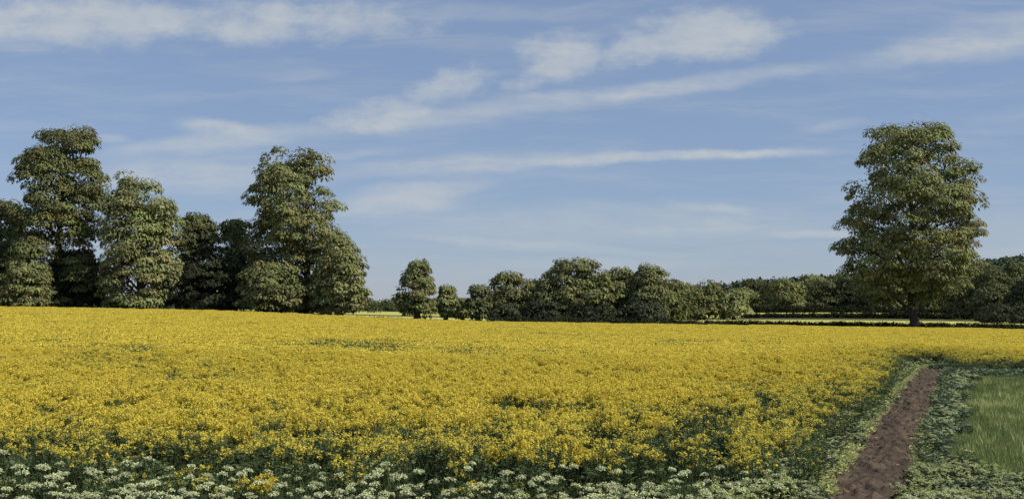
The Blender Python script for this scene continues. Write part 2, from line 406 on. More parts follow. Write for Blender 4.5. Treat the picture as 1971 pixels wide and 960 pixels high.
def rdir(n, up=0.0):
    v = rng.normal(size=(n, 3)); v[:, 2] += up; return nrm(v)
def tints(n, v=.2, hue=.08):
    b = 1 + rng.uniform(-v, v, (n, 1)); return np.clip(b*(1+rng.uniform(-hue, hue, (n, 3))), .05, 2)
def stalk(p0, p1, w):
    """two crossed thin quads as a stem"""
    d = nrm((p1-p0)[None])[0]; a = np.cross(d, [0, 1, 0.1]); a = a/np.linalg.norm(a)*w/2; b = np.cross(d, a); b = b/np.linalg.norm(b)*w/2
    return [np.array([p0-a, p0+a, p1+a*.6, p1-a*.6]), np.array([p0-b, p0+b, p1+b*.6, p1-b*.6])]

def rape_patch(size, nst, flow, h, petal, npet, leafn, green=False):
    Q = []; col = []; mi = []
    for s in range(nst):
        x, y = rng.uniform(-size/2, size/2, 2); hh = h*rng.uniform(.82, 1.1)*(0.92 if green else 1)
        top = np.array([x+rng.normal(0, .04), y+rng.normal(0, .04), hh])
        q = stalk(np.array([x, y, 0.]), top, .014); Q += q; col.append(tints(2, .2)); mi += [1, 1]
        nbr = rng.integers(2, 5); heads = [top]
        for b in range(nbr):
            a = rng.uniform(0, 6.28); t = rng.uniform(.68, .9); p = np.array([x, y, 0])*(1-t)+top*t; q = p + np.array([math.cos(a)*.09, math.sin(a)*.09, rng.uniform(.05, .18)])
            q[2] = min(q[2], hh); heads.append(q); ss = stalk(p, q, .009); Q += ss; col.append(tints(2, .2)); mi += [1, 1]
        for hd in heads:
            if rng.random() > flow: 
                n = 4; P = hd + rng.normal(0, .018, (n, 3)); L = leaves(P, rdir(n, .5), rdir(n, .8), np.full(n, .05), np.full(n, .02)); Q += list(L); col.append(tints(n, .25)*1.3); mi += [1]*n; continue
            n = npet; dirs = rdir(n, .35); P = hd + dirs*np.array([.045, .045, .04])*rng.uniform(.5, 1.1, (n, 1))*(petal/.028)**.7
            L = leaves(P, dirs+rdir(n)*.6, rdir(n), np.full(n, petal)*rng.uniform(.7, 1.2, n), np.full(n, petal)*.95); Q += list(L); col.append(tints(n, .10, .03)); mi += [0]*n
        n = leafn; t = rng.uniform(.08, .8, n); a = rng.uniform(0, 6.28, n); P = np.stack([np.full(n, x), np.full(n, y), hh*t], -1)
        T = np.stack([np.cos(a), np.sin(a), rng.uniform(-.3, .8, n)], -1); Nn = np.stack([-np.cos(a)*.4, -np.sin(a)*.4, np.ones(n)], -1)+rng.normal(0, .3, (n, 3))
        L = leaves(P, Nn, T, rng.uniform(.08, .19, n)*(1.2-t*.6), rng.uniform(.03, .07, n)); Q += list(L); col.append(tints(n, .3)); mi += [1]*n
    return np.array(Q), np.concatenate(col), np.array(mi)

def cloudpts(dens, D0, D1, umax=.60, keep=None):
    """random ground points in a wedge; dens per square metre (number or function of D)"""
    out = []
    bands = np.linspace(D0, D1, 12) if D1-D0 < 60 else D0*(D1/D0)**np.linspace(0, 1, 16)
    for a, b in zip(bands[:-1], bands[1:]):
        dd = dens((a+b)/2) if callable(dens) else dens
        W = umax*b; n = rng.poisson(dd*(b-a)*2*W); p = np.stack([rng.uniform(-W, W, n), rng.uniform(a, b, n)], -1)
        p = p[np.abs(p[:, 0]/p[:, 1]) < umax]
        if keep is not None: p = p[keep(p[:, 0], p[:, 1])]
        out.append(p)
    return np.concatenate(out)

# ---- near crop, with its thin weedy margin
near = [rape_patch(.42, 10, .98, .8, .030, 17, 5) for _ in range(4)] + [rape_patch(.42, 8, .62, .76, .028, 14, 7) for _ in range(3)] + [rape_patch(.42, 6, .08, .7, .026, 8, 10, True) for _ in range(3)]
p = cloudpts(8.0, 12, 62, .62, lambda x, y: inpoly(x, y, crop_poly) & ((y < 45) | (edged(x, y) < 5)))
ed = edged(p[:, 0], p[:, 1]); pathside = p[:, 1] > 15.5
pathd = pdist(p[:, 0], p[:, 1], edge[7:])
br = bare(p[:, 0], p[:, 1]); nz = fbm(p[:, 0], p[:, 1], 1.4, 31); nz2 = fbm(p[:, 0], p[:, 1], 7, 35)
front = (p[:, 1] < 24) & (p[:, 0]/p[:, 1] < .29)
thin = 1.0*np.exp(-(ed/np.where(front, 5.5, 2.2))**2)*np.where(nz > .34, 1.05, .45) + br*1.6 + np.clip(nz-.57, 0, 1)*3.2 + np.clip(nz2-.6, 0, 1)*2 + 1.3*np.exp(-(pathd/.25)**4) + .16
rr = rng.random(len(p)); var = np.where(rr > thin, rng.integers(0, 4, len(p)), np.where(rr > thin*.45, rng.integers(4, 7, len(p)), rng.integers(7, 10, len(p))))
var = np.where((ed < .35) & (rr < .7), rng.integers(7, 10, len(p)), var)
keep = ~(front & (p[:, 0]/p[:, 1] < .2) & (fbm(p[:, 0], p[:, 1], .5, 41, 3) < .31+.24*np.exp(-(ed/3.4)**2))) ; p, var, ed, br = p[keep], var[keep], ed[keep], br[keep]
s = rng.uniform(.88, 1.1, len(p))*(1-.24*np.exp(-(ed/.7)**2))*(1-.12*br)
scl = np.stack([s*rng.uniform(.9, 1.2, len(p))]*2+[s*(1+.14*(fbm(p[:, 0], p[:, 1], 2.2, 51)-.5)*2)], -1)
rot = np.zeros((len(p), 3)); rot[:, 2] = rng.uniform(0, 6.28, len(p)); rot[:, :2] = rng.normal(0, .05, (len(p), 2))
pts = np.column_stack([p, H(p[:, 0], p[:, 1])])
o = scatter('rapeseed_crop', near, pts, rot, scl, var, [M_pet, M_rleaf])
tag(o, 'yellow flowering rapeseed plants at the near side of the field, stems showing', 'crop', kind='stuff')
print('near crop', len(p))

# ---- mid and far crop: coarser tussocks of bloom
def bloom(size, n, h, pet, green):
    Q = []; col = []; mi = []
    P = np.stack([rng.uniform(-size/2, size/2, n), rng.uniform(-size/2, size/2, n), h*(.86+.14*rng.random(n)**.6)], -1)
    L = leaves(P, rdir(n, 1.3), rdir(n, .3), pet*rng.uniform(.7, 1.4, n), pet*rng.uniform(.7, 1.2, n)); gm = rng.random(n) < green
    return L, tints(n, .09, .03), gm.astype(int)
mid = [bloom(1.1, 620, .8, .06, .05) for _ in range(3)] + [bloom(1.1, 420, .79, .06, .22) for _ in range(2)] + [bloom(1.1, 380, .76, .07, .60) for _ in range(2)]
p = cloudpts(lambda D: 2.6 if D < 80 else 1.9, 44, 131.6, .60, lambda x, y: inpoly(x, y, crop_poly) & (y > 44) & (edged(x, y) > 3.5))
br = bare(p[:, 0], p[:, 1]); nz = fbm(p[:, 0], p[:, 1]*.6, 5, 61); ed = edged(p[:, 0], p[:, 1])
thin = br*2.4 + np.clip(nz-.52, 0, 1)*2.2*np.clip((132-p[:, 1])/60, .25, 1) + .9*np.exp(-(ed/.9)**2) + .04
rr = rng.random(len(p)); var = np.where(rr > thin, rng.integers(0, 3, len(p)), np.where(rr > thin*.5, rng.integers(3, 5, len(p)), rng.integers(5, 7, len(p))))
s = rng.uniform(.92, 1.1, len(p)); zs = s*(1+.16*(fbm(p[:, 0], p[:, 1], 4, 65)-.5))*(1-.10*br)
rot = np.zeros((len(p), 3)); rot[:, 2] = rng.uniform(0, 6.28, len(p))
o = scatter('rapeseed_crop', mid, np.column_stack([p, H(p[:, 0], p[:, 1])]), rot, np.stack([s, s, zs], -1), var, [M_pet, M_rleaf])
tag(o, 'far sheet of yellow rapeseed bloom running up to the trees', 'crop', kind='stuff')
o = link('rapeseed_canopy', can, None, [M_canopy]); tag(o, 'lower leaves and blooms of the rapeseed beneath the top flowers', 'crop', kind='stuff')
print('mid crop', len(p))

# ------------------------------------------------------------------ low plants of the margins
def weed(n, r, h, mat=0, lw=.55, ln=.11, flo=0):
    a = rng.uniform(0, 6.28, n); rad = r*rng.random(n)**.5*.7; z = h*rng.random(n)**.8
    P = np.stack([np.cos(a)*rad, np.sin(a)*rad, z], -1); T = np.stack([np.cos(a), np.sin(a), rng.uniform(-.2, .7, n)], -1)+rng.normal(0, .35, (n, 3))
    Nn = np.stack([np.cos(a)*-.2, np.sin(a)*-.2, np.ones(n)], -1)+rng.normal(0, .85, (n, 3)); L = ln*rng.uniform(.6, 1.3, n)
    Q = leaves(P, Nn, T, L, L*lw); col = tints(n, .35, .1); mi = np.full(n, mat)
    return [Q, col, mi]
def addp(a, b): return [np.concatenate([a[k], b[k]]) for k in range(3)]
def blades(n, r, h, mat, w=.010, lean=.25):
    a = rng.uniform(0, 6.28, n); rad = r*rng.random(n)**.5; P = np.stack([np.cos(a)*rad, np.sin(a)*rad, np.zeros(n)], -1)
    T = np.stack([rng.normal(0, lean, n), rng.normal(0, lean, n), np.ones(n)], -1); b = rng.uniform(0, 6.28, n); Nn = np.stack([np.cos(b), np.sin(b), np.full(n, .1)], -1)
    L = h*rng.uniform(.55, 1.1, n); return [leaves(P, Nn, T, L, np.full(n, w)*rng.uniform(.7, 1.5, n), .12), tints(n, .25, .1), np.full(n, mat)]
def umbelbits(c, r, n, mat, k=.02):
    """a domed umbel: n small clusters of tiny florets"""
    Q = []; 
    a = rng.uniform(0, 6.28, n); rad = r*np.sqrt(rng.random(n)); P = np.stack([np.cos(a)*rad, np.sin(a)*rad, .55*r*(1-(rad/r)**2)], -1)+c
    m = 5; PP = (P[:, None]+rng.normal(0, k*.55, (n, m, 3))*np.array([1, 1, .5])).reshape(-1, 3)
    L = leaves(PP, rdir(n*m, 1.6), rdir(n*m), k*rng.uniform(.8, 1.4, n*m), k*rng.uniform(.8, 1.3, n*m), 0); return [L, tints(n*m, .12, .04), np.full(n*m, mat)], P

M_weed2 = foliage('verge_leaf', (.115,.150,.088), rnd=.35, trans=.2)
MW = [M_weed, M_pale, M_umbel, M_grass, M_stem]
protoW = [weed(46, .16, .34, 0, .6, .12) for _ in range(4)]                       # 0-3 dark leafy weeds
protoP = []                                                                         # 4-6 pale grassy tufts
for _ in range(3): protoP.append(addp(weed(26, .14, .2, 1, .4, .10), blades(20, .12, .24, 1, .014, .4)))
protoS = []                                                                         # 7-9 leafy with small pale flower heads
for _ in range(3):
    q = weed(40, .17, .36, 0, .5, .11)
    for k in range(4):
        u_, _p = umbelbits(np.array([rng.uniform(-.14, .14), rng.uniform(-.14, .14), rng.uniform(.30, .44)]), rng.uniform(.025, .045), 8, 1 if k % 2 else 2, .018); q = addp(q, u_)
    protoS.append(q)
def place(name, protos, p, smin, smax, var, mats, label, cat, zoff=0, sz=None):
    s = rng.uniform(smin, smax, len(p)); rot = np.zeros((len(p), 3)); rot[:, 2] = rng.uniform(0, 6.28, len(p)); rot[:, :2] = rng.normal(0, .08, (len(p), 2))
    z = s if sz is None else s*sz
    o = scatter(name, protos, np.column_stack([p, H(p[:, 0], p[:, 1])+zoff]), rot, np.stack([s, s, z], -1), var, mats); return tag(o, label, cat, kind='stuff')
def wig(x, y, k): return x+(fbm(x, y, .9, 7)-.5)*k, y+(fbm(x, y, .9, 8)-.5)*k
def clear(x, y): return ~inpoly(x, y, crop_poly) & ~inpoly(*wig(x, y, .35), path_poly) & ~inpoly(*wig(x, y, 1.2), grass_poly)

# margins beside the path
p = cloudpts(lambda D: 34 if D < 30 else 22, 14.5, 54, .56, lambda x, y: (clear(x, y) | (inpoly(x, y, crop_poly) & (edged(x, y) < 1.1) & (x > 1.5))) & (x > 1.5) & (x/y < .56))
dl = pdist(p[:, 0], p[:, 1], path_left); dr = pdist(p[:, 0], p[:, 1], path_right)
left = dl < dr
ep = pdist(p[:, 0], p[:, 1], edge)
gl = pdist(p[:, 0], p[:, 1], [grass_poly[k] for k in (0, 1, 2, 3, 4)])
rr = rng.random(len(p)); nz = fbm(p[:, 0], p[:, 1], .9, 71)
var = rng.integers(0, 4, len(p))
pale = (left & ((rr < .30+.6*np.exp(-(dl/.8)**2)) | ((p[:, 1] > 46)))) | (~left & (rr < .26+.6*np.exp(-(dr/.12)**2)+.35*(nz > .55)) & (p[:, 1] < 60))
var = np.where(pale, rng.integers(4, 7, len(p)), var)
fl = (~pale) & (((rr > .80) & (gl < .9)) | (left & (rr > .66))); fl = fl | (pale & (rng.random(len(p)) < .12)); var = np.where(fl, rng.integers(7, 10, len(p)), var)
nearpath = np.minimum(dl, dr)
s_path = np.clip(.45+nearpath*.8, np.where(pale & left, .85, .5), 1.15)
s = rng.uniform(.75, 1.1, len(p))*s_path; rot = np.zeros((len(p), 3)); rot[:, 2] = rng.uniform(0, 6.28, len(p))
sz = np.where(left, .8, .85); s = s*np.where(~left & (p[:, 1] < 21), .62, 1)
o = scatter('verge_plants', protoW+protoP+protoS, np.column_stack([p, H(p[:, 0], p[:, 1])]), rot, np.stack([s*1.05, s*1.05, s*sz], -1), var, [M_weed2]+MW[1:])
tag(o, 'leafy dark green weeds and pale grass along both sides of the earth path', 'weeds', kind='stuff'); print('verge', len(p))

# green grass to the right of the path
pg = [blades(46, .16, .30, 3, .013, .16) for _ in range(4)] + [addp(blades(40, .16, .32, 1, .013, .16), blades(14, .15, .25, 3, .013, .2)) for _ in range(2)]
p = cloudpts(lambda D: 40 if D < 32 else 24, 16, 48, .60, lambda x, y: inpoly(*wig(x, y, 1.2), grass_poly) & (x/y < .6))
nz = fbm(p[:, 0], p[:, 1]*.5, 1.6, 81); rr = rng.random(len(p)); var = np.where(rr < .05+np.clip(nz-.48, 0, 1)*2.5, rng.integers(4, 6, len(p)), rng.integers(0, 4, len(p)))
place('grass', pg, p, .55, 1.25, var, MW, 'upright green grass right of the earth path', 'grass', 0, .95); print('grass', len(p))

# soil clods on the path
def clod():
    n = 3; q = []
    v = rng.uniform(.5, 1.2)*np.array([[-1,-1,-1],[1,-1,-1],[1,1,-1],[-1,1,-1],[-.6,-.7,.6],[.7,-.6,.5],[.6,.6,.7],[-.7,.5,.6]])*.03*rng.uniform(.6, 1.2, (8, 3))
    for f in ((4,5,6,7),(0,1,5,4),(1,2,6,5),(2,3,7,6),(3,0,4,7)): q.append(v[list(f)])
    return [np.array(q), np.repeat(tints(1, .3), 5, 0), np.zeros(5, int)]
M_clod = foliage('clod_earth', (.18,.128,.080), rnd=.6, trans=0)
p = cloudpts(48, 13, 52, .56, lambda x, y: inpoly(x, y, path_poly) & (fbm(x, y, .5, 97) > .42))
place('soil_clods', [clod() for _ in range(5)], p, .4, 1.6, rng.integers(0, 5, len(p)), [M_clod], 'crumbled brown soil clods scattered over the footpath', 'soil', .03)

# ------------------------------------------------------------------ foreground: cow parsley in front of the crop
def parsley_parts(h, hr, nh, spread=.14):
    """stem quads, list of (umbel quads, tints, mi) and leaves of one plant"""
    S = []; heads = []
    base = np.array([0., 0, 0]); mainp = np.array([rng.normal(0, .03), rng.normal(0, .03), h*.55])
    S += stalk(base, mainp, .016)
    for k in range(nh):
        a = rng.uniform(0, 1)+k*6.28/nh; rad = rng.uniform(.7, 1.3)*spread if nh > 1 else 0; c = np.array([math.cos(a)*rad, math.sin(a)*rad, h*rng.uniform(.80, 1.05)])
        S += stalk(mainp, c-np.array([0, 0, .06]), .010)
        u_, P = umbelbits(c, hr*rng.uniform(.7, 1.25), 24, 0, .018)
        for q in P[::3]: S += stalk(c-np.array([0, 0, .06]), q-np.array([0, 0, .004]), .005)
        heads.append(u_)
    lf = weed(22, .15, h*.62, 0, .35, .13)
    return np.array(S), heads, lf
def mk_parsley(h, hr, nh):
    S, hd, lf = parsley_parts(h, hr, nh)
    return (quad_mesh('parsley_stem', S, tints(len(S), .2)), [quad_mesh('parsley_flower_head', u[0], u[1]) for u in hd], quad_mesh('parsley_leaves', lf[0], lf[1]))
variants = [mk_parsley(.72, .068, k) for k in (2, 1, 2, 3, 1, 2, 3, 1)]
for st, fh, lv in variants:
    st.materials.append(M_stem); lv.materials.append(M_weed)
    for f_ in fh: f_.materials.append(M_umbel)
p = cloudpts(16, 11.3, 15.3, .52, lambda x, y: (~inpoly(x, y, crop_poly) | (edged(x, y) < .9)) & (x/y < .22) & (x/y > -.52))
kp = rng.random(len(p)) < np.clip(.98-np.clip(p[:, 0]/p[:, 1]+.05, 0, 1)*2.6, .3, 1); p = p[kp]
# keep the plants apart from one another
sel = []
for q in p:
    if all((q[0]-t[0])**2+(q[1]-t[1])**2 >.20**2 for t in sel): sel.append(q)
vis = [q for q in sel if abs(q[0]/q[1]) < .50][:300]
print('parsley', len(vis))
for k, (x, y) in enumerate(vis):
    st, fh, lv = variants[k % len(variants)]
    r = empty('cow_parsley', (x, y, float(H(np.array([x]), np.array([y]))[0])))
    r.rotation_euler = (rng.normal(0, .07), rng.normal(0, .07), rng.uniform(0, 6.28)); s = rng.uniform(.62, 1.10)
    if x > 0: s *= .92
    r.scale = (s, s, s); u = x/y
    px_ = CX+F*u; marks = [(30,'the left frame edge'),(115,'the tallest left tree'),(190,'the gap beside the tallest left tree'),(268,'the light domed tree'),(350,'the slender half-shaded tree'),(452,'the small blackish tree'),(523,'the low spreading tree'),
      (590,'the tall dark-flanked tree'),(660,'the lighter rounded tree'),(735,'the gap before the conical tree'),(803,'the small conical tree'),(880,'the low bush'),(930,'the narrow dark tree'),(985,'the ragged topped tree'),(1045,'the dip in the middle wood'),(1112,'the highest middle tree'),(1192,'the flat topped tree'),(1250,'the pointed light crown'),(1345,'the broad rounded tree'),(1412,'the light round tree')]
    where = min(marks, key=lambda m_: abs(m_[0]-px_))[1]; row = 'nearest' if y < 12.4 else ('front' if y < 13.3 else ('middle' if y < 14.2 else 'back'))
    tag(r, '%s %s cow parsley, %s row, below %s' % ('tall' if s > .92 else ('medium' if s > .78 else 'low'), ('single-headed', 'two-headed', 'three-headed')[len(fh)-1], row, where), 'wildflower', 'cow parsley along the near edge of the crop')
    link('stem', st, r); link('leaves', lv, r)
    for f_ in fh: link('flower_head', f_, r)
# smaller umbels and leafy undergrowth, uncountable
protoU = []
for _ in range(4):
    S, hd, lf = parsley_parts(.50, .045, 4); q = [S, tints(len(S), .2), np.full(len(S), 4)]
    
    for u_ in hd: q = addp(q, [u_[0], u_[1], np.full(len(u_[0]), 2)])
    q = addp(q, [lf[0], lf[1], np.zeros(len(lf[0]), int)]); protoU.append(q)
protoG = [addp(weed(44, .18, .36, 0, .38, .12), blades(20, .17, .54, 4, .010, .22)) for _ in range(3)]
protoV = []
for _ in range(3):
    q = addp(weed(30, .16, .40, 1, .4, .07), weed(26, .16, .34, 0, .5, .10)); 
    for k in range(5):
        u_, _p = umbelbits(np.array([rng.uniform(-.16, .16), rng.uniform(-.16, .16), rng.uniform(.36, .48)]), rng.uniform(.03, .055), 8, 1 if k % 3 else 2, .017); q = addp(q, u_)
    protoV.append(q)
p = cloudpts(26, 10.4, 19, .56, lambda x, y: (clear(x, y) | (inpoly(x, y, crop_poly) & (edged(x, y) < 4.2) & (x < 3))) & ~((x/y > .22) & (y < 13.2)) & ((y < 15.2) | (x < 3)))
u = p[:, 0]/p[:, 1]; rr = rng.random(len(p))
inn = inpoly(p[:, 0], p[:, 1], crop_poly); fr = np.clip((u+.02)/.22, 0, 1)*~inn; rr = np.where(inn, 1, rr)
var = np.where(rr < .04+.20*fr, rng.integers(0, 4, len(p)), np.where(rr < .04+.75*fr, rng.integers(7, 10, len(p)), rng.integers(4, 7, len(p))))
s = rng.uniform(.8, 1.2, len(p))*np.where(u > .27, .58, 1.0)*np.where(pdist(p[:,0],p[:,1],path_left)<.35, .6, 1); rot = np.zeros((len(p), 3)); rot[:, 2] = rng.uniform(0, 6.28, len(p))
o = scatter('undergrowth', protoU+protoG+protoV, np.column_stack([p, H(p[:, 0], p[:, 1])]), rot, np.stack([s, s, s*(.9+.25*fr)], -1), var, MW)
tag(o, 'tangle of dark leaves, stems and small pale flowers along the bottom of the field', 'undergrowth', kind='stuff'); print('under', len(p))
# the flowery corner right of the path
p = cloudpts(36, 13.6, 18.2, .56, lambda x, y: clear(x, y) & (x/y > .33) & (pdist(x, y, path_right) < 6))
var = rng.integers(0, 3, len(p))
place('flowery_weeds', protoV+protoS, p, .38, .62, np.where(rng.random(len(p)) < .3, var+3, var), MW, 'pale flowering weeds in the corner right of the path, below the grass', 'weeds')

# ------------------------------------------------------------------ trees
def tube(pts, rads, n=8):
    pts = np.array(pts, float); Q = []; rings = []
    for i, (p, r) in enumerate(zip(pts, rads)):
        d = pts[min(i+1, len(pts)-1)]-pts[max(i-1, 0)]; d = d/np.linalg.norm(d); a = np.cross(d, [0.1, 1, 0]); a /= np.linalg.norm(a); b = np.cross(d, a)
        t = np.linspace(0, 2*np.pi, n, endpoint=False); rings.append(p + r*(np.cos(t)[:, None]*a+np.sin(t)[:, None]*b))
    for i in range(len(rings)-1):
        for k in range(n): Q.append([rings[i][k], rings[i][(k+1) % n], rings[i+1][(k+1) % n], rings[i+1][k]])
    return Q
def crown_mesh(prof, r, dens, L, leafn, holes=.0, inner=.3, seed=0, tintv=.30):
    """prof: (z, xl, xr) from top down in metres. Clumps of leaves on layered, drooping sprays."""
    rg = np.random.default_rng(seed+100)
    prof = np.array(sorted(prof)); z0, z1 = prof[0, 0], prof[-1, 0]
    zz = np.linspace(z0, z1-(.8 if r > 1.15 else .4)*r, 200); xl = np.interp(zz, prof[:, 0], prof[:, 1]); xr = np.interp(zz, prof[:, 0], prof[:, 2]); hw = (xr-xl)/2
    area = np.trapezoid(2*np.pi*np.maximum(hw, .2), zz) if hasattr(np, 'trapezoid') else np.trapz(2*np.pi*np.maximum(hw, .2), zz)
    n = int(dens*area/(r*r)); cdf = np.cumsum(hw+.15*r); cdf /= cdf[-1]
    k = np.searchsorted(cdf, rg.random(n)); z = zz[k] + rg.normal(0, .25*r, n); c = (xl+xr)[k]/2; sh = r*(.95 if r > 1.15 else .8); a = np.maximum(hw[k]-sh, .1); b = np.maximum((hw[k]*.93-sh), .1)
    phi = rg.uniform(0, 2*np.pi, n); rho = np.where(rg.random(n) < inner, rg.uniform(.15, .8, n), rg.uniform(.82, 1.04, n))
    lump = 1 + .10*np.sin(phi*3+z*.35+seed)+.10*np.sin(phi*5-z*.8+seed*2)
    rho = rho*np.clip(lump, .75, 1.12)
    P = np.stack([c+a*rho*np.cos(phi), b*rho*np.sin(phi), z], -1)
    if holes > 0:
        K_ = nrm(rg.normal(size=(6, 3))*[1, 1, .9])*rg.uniform(1.1, 2.3, (6, 1))/r; hv = np.sin(P@K_.T+rg.uniform(0, 6.28, 6)).sum(1)*.8
        P, phi, rho = P[hv < 3*(1-holes)-.6], phi[hv < 3*(1-holes)-.6], rho[hv < 3*(1-holes)-.6]
    n = len(P); m = leafn
    out = np.stack([np.cos(phi), np.sin(phi), np.full(n, .15)], -1); rc = r*rg.uniform(.42, 1.0, n)*1.35
    d = rg.normal(size=(n, m, 3)); d = nrm(d); d[..., 2] = np.abs(d[..., 2])*1.0-.25; d = nrm(d + out[:, None]*.55)
    Pl = P[:, None]+d*rc[:, None, None]*np.array([1.08, 1.08, .70])*rg.uniform(.75, 1.05, (n, m, 1))
    N = d*.8+np.array([0, 0, .6])+rg.normal(0, .24, (n, m, 3))
    T = d*np.array([1, 1, .3])+np.array([0, 0, -.5])+rg.normal(0, .4, (n, m, 3))
    Ls = L*rg.uniform(.6, 1.35, (n, m))
    Q = leaves(Pl, N, T, Ls, Ls*.5, .2).reshape(-1, 4, 3)
    ct = 1+rg.uniform(-tintv, tintv, (n, 1, 1)); ct = ct*(1+rg.uniform(-.12, .12, (n, m, 1)))  # random leaf tone, widened to add light-and-shade contrast between clumps
    hue = 1+rg.normal(0, .05, (n, 1, 3)); col = np.broadcast_to(ct*hue, (n, m, 3)).reshape(-1, 3)
    return Q, col, P, rho
def trunk_quads(h, r, prof, P, seed, lean=0, nl=9):
    rg = np.random.default_rng(seed+500); prof = np.array(sorted(prof)); zt = prof[-1, 0]
    xt = (prof[-1, 1]+prof[-1, 2])/2*.8
    zs = np.array([-.4, .35, h*.5, h, h+(zt-h)*.3, h+(zt-h)*.6, h+(zt-h)*.9]); f = np.clip(zs/zt, 0, 1)
    pts = np.stack([xt*f**2.5+np.concatenate([[0, 0, 0], rg.normal(0, r*.35, 4)]), np.concatenate([[0, 0, 0], rg.normal(0, r*.35, 4)]), zs], -1)
    Q = tube(pts, r*np.array([1.6, 1.15, .95, .9, .62, .38, .08]), 10)
    if len(P):
        idx = rg.choice(len(P), min(nl, len(P)), replace=False)
        for i in idx:
            e = P[i]; t = np.clip(e[2]-abs(e[0])*.5-1, h*.9, zt*.85); 
            s = np.array([np.interp(t, zs, pts[:, 0]), np.interp(t, zs, pts[:, 1]), t]); mid_ = s*.5+e*.5+np.array([0, 0, .12*np.linalg.norm(e-s)])
            rr = r*.38*np.clip(1.2-t/zt, .3, 1)
            Q += tube([s, mid_, e], [rr, rr*.6, rr*.15], 6)
    return np.array(Q)
NT_ = [0]
def tree(name, px, D, base_py, prof_px, trunk_h, trunk_r, label, mat, r=1.3, dens=1.35, L=.5, leafn=46, holes=.25, inner=.35, group=None, cat='tree', nl=26, trunk_px=None):
    """prof_px: (y, xleft, xright) in photo pixels, turned into metres at its own distance"""
    NT_[0] += 1; seed = NT_[0]; x, y, z = at(trunk_px or px, D); 
    m = D/F; top_scale = m
    prof = []
    for (yy, a, b) in prof_px:
        u1, v1 = ray(a, yy); u2, _ = ray(b, yy); prof.append((EYE+float(v1)*D - z, float(u1)*D-x, float(u2)*D-x))
    Q, col, P, rho = crown_mesh(prof, r, dens, L, leafn, holes, inner, seed)
    root = empty(name, (x, y, z)); tag(root, label, cat, group)
    link('crown', quad_mesh('crown', Q, col), root, [mat])
    if trunk_h is not None:
        TQ = trunk_quads(trunk_h, trunk_r, prof, P, seed, nl=nl)
        me = quad_mesh('trunk', TQ); link('trunk', me, root, [M_bark])
    return root
def oval(xl, xr, top, base, k=0):
    h = base-top; c = (xl+xr)/2; w = (xr-xl)/2; j = random.Random(int(xl*7+top)).uniform
    sh = [(0, .22), (.08, .5), (.2, .72), (.38, .9), (.6, 1), (.8, .97), (.93, .85), (1, .6)]
    return [(top+h*t, c-w*f*j(.9, 1.1)+j(-.04, .04)*w, c+w*f*j(.9, 1.1)) for t, f in sh]

OL, DP, LT, DK = M_leaf[0], M_leaf[1], M_leaf[2], M_darkleaf
# the lone tree on the right
tree('chestnut_tree', 1760, 140, 628, [(233,1715,1790),(243,1690,1815),(262,1664,1830),(300,1655,1845),(345,1645,1872),(390,1636,1884),(430,1628,1888),(480,1622,1890),(520,1618,1874),(548,1632,1856),(568,1664,1830),(584,1702,1802)],
     2.2, .62, 'tall lone broad-crowned tree standing on a dark trunk at the right of the field', OL, r=1.5, dens=1.3, L=.44, leafn=110, holes=.40, inner=.25, nl=44)
# the left group
tree('chestnut_tree', 112, 142, 590, [(235,112,168),(248,85,178),(270,58,184),(300,38,190),(325,28,198),(355,30,205),(400,25,205),(450,10,203),(500,-5,200),(550,10,195),(586,40,180)],
     2, .6, 'tallest tree of the left group, rising above its neighbours at the left edge', OL, r=1.5, dens=1.3, L=.44, leafn=110, holes=.40, inner=.25, nl=36)
tree('broadleaf_tree', -10, 150, 590, [(385,-40,22),(400,-70,38),(430,-100,45),(480,-120,50),(530,-125,50),(588,-100,40)], 2, .5, 'dark tree cut off by the left edge of the view, behind the tallest one', DP, r=1.1, holes=.2)
tree('shrub', 48, 134.5, 588, [(503,35,62),(512,18,80),(530,8,92),(555,2,97),(580,2,96),(590,8,90)], None, 0, 'rounded light green shrub at the foot of the tallest left tree', LT, r=.75, dens=1.5, L=.42, leafn=44, holes=.05, cat='shrub')
tree('chestnut_tree', 268, 139, 590, [(336,238,296),(348,222,312),(375,214,328),(405,206,340),(450,203,344),(500,192,350),(550,184,346),(588,200,330)],
     1.5, .5, 'light domed tree, second from the left, lower than its left neighbour', LT, r=1.3, dens=1.35, L=.42, leafn=95, holes=.20, nl=26)
tree('broadleaf_tree', 382, 150, 596, [(412,368,392),(425,350,410),(450,342,425),(490,340,432),(540,342,430),(592,350,420)], 2, .4, 'slender half-shaded tree between the domed tree and the tall dark tree', DP, r=1.0, holes=.3)
tree('broadleaf_tree', 452, 148, 598, [(420,448,472),(435,430,485),(465,425,490),(510,430,490),(560,425,485),(594,435,480)], 2, .4, 'small blackish tree tucked against the left side of the tall dark tree', DP, r=1.0, holes=.3)
tree('chestnut_tree', 590, 143, 603, [(279,565,592),(287,535,612),(302,508,630),(335,496,638),(350,500,640),(362,476,648),(385,470,655),(405,490,662),(440,482,665),(480,470,668),(520,475,670),(560,490,660),(590,530,640)],
     2.8, .62, 'tall tree with a dark left flank and a ragged shoulder, left of centre', OL, r=1.5, dens=1.3, L=.44, leafn=110, holes=.40, nl=40)
tree('broadleaf_tree', 655, 137, 607, [(456,640,662),(468,628,680),(490,614,696),(520,604,706),(555,597,712),(585,598,706),(598,615,695)], 1.6, .42, 'lighter rounded tree on a short trunk, right end of the left group', LT, r=.85, dens=1.35, L=.45, leafn=42, holes=.12)
tree('broadleaf_tree', 523, 137, 602, [(505,505,545),(520,480,572),(545,462,592),(570,454,598),(592,462,590)], 1, .3, 'low spreading light green tree at the foot of the tall dark tree', LT, r=.8, dens=1.4, L=.45, leafn=42, holes=.1)
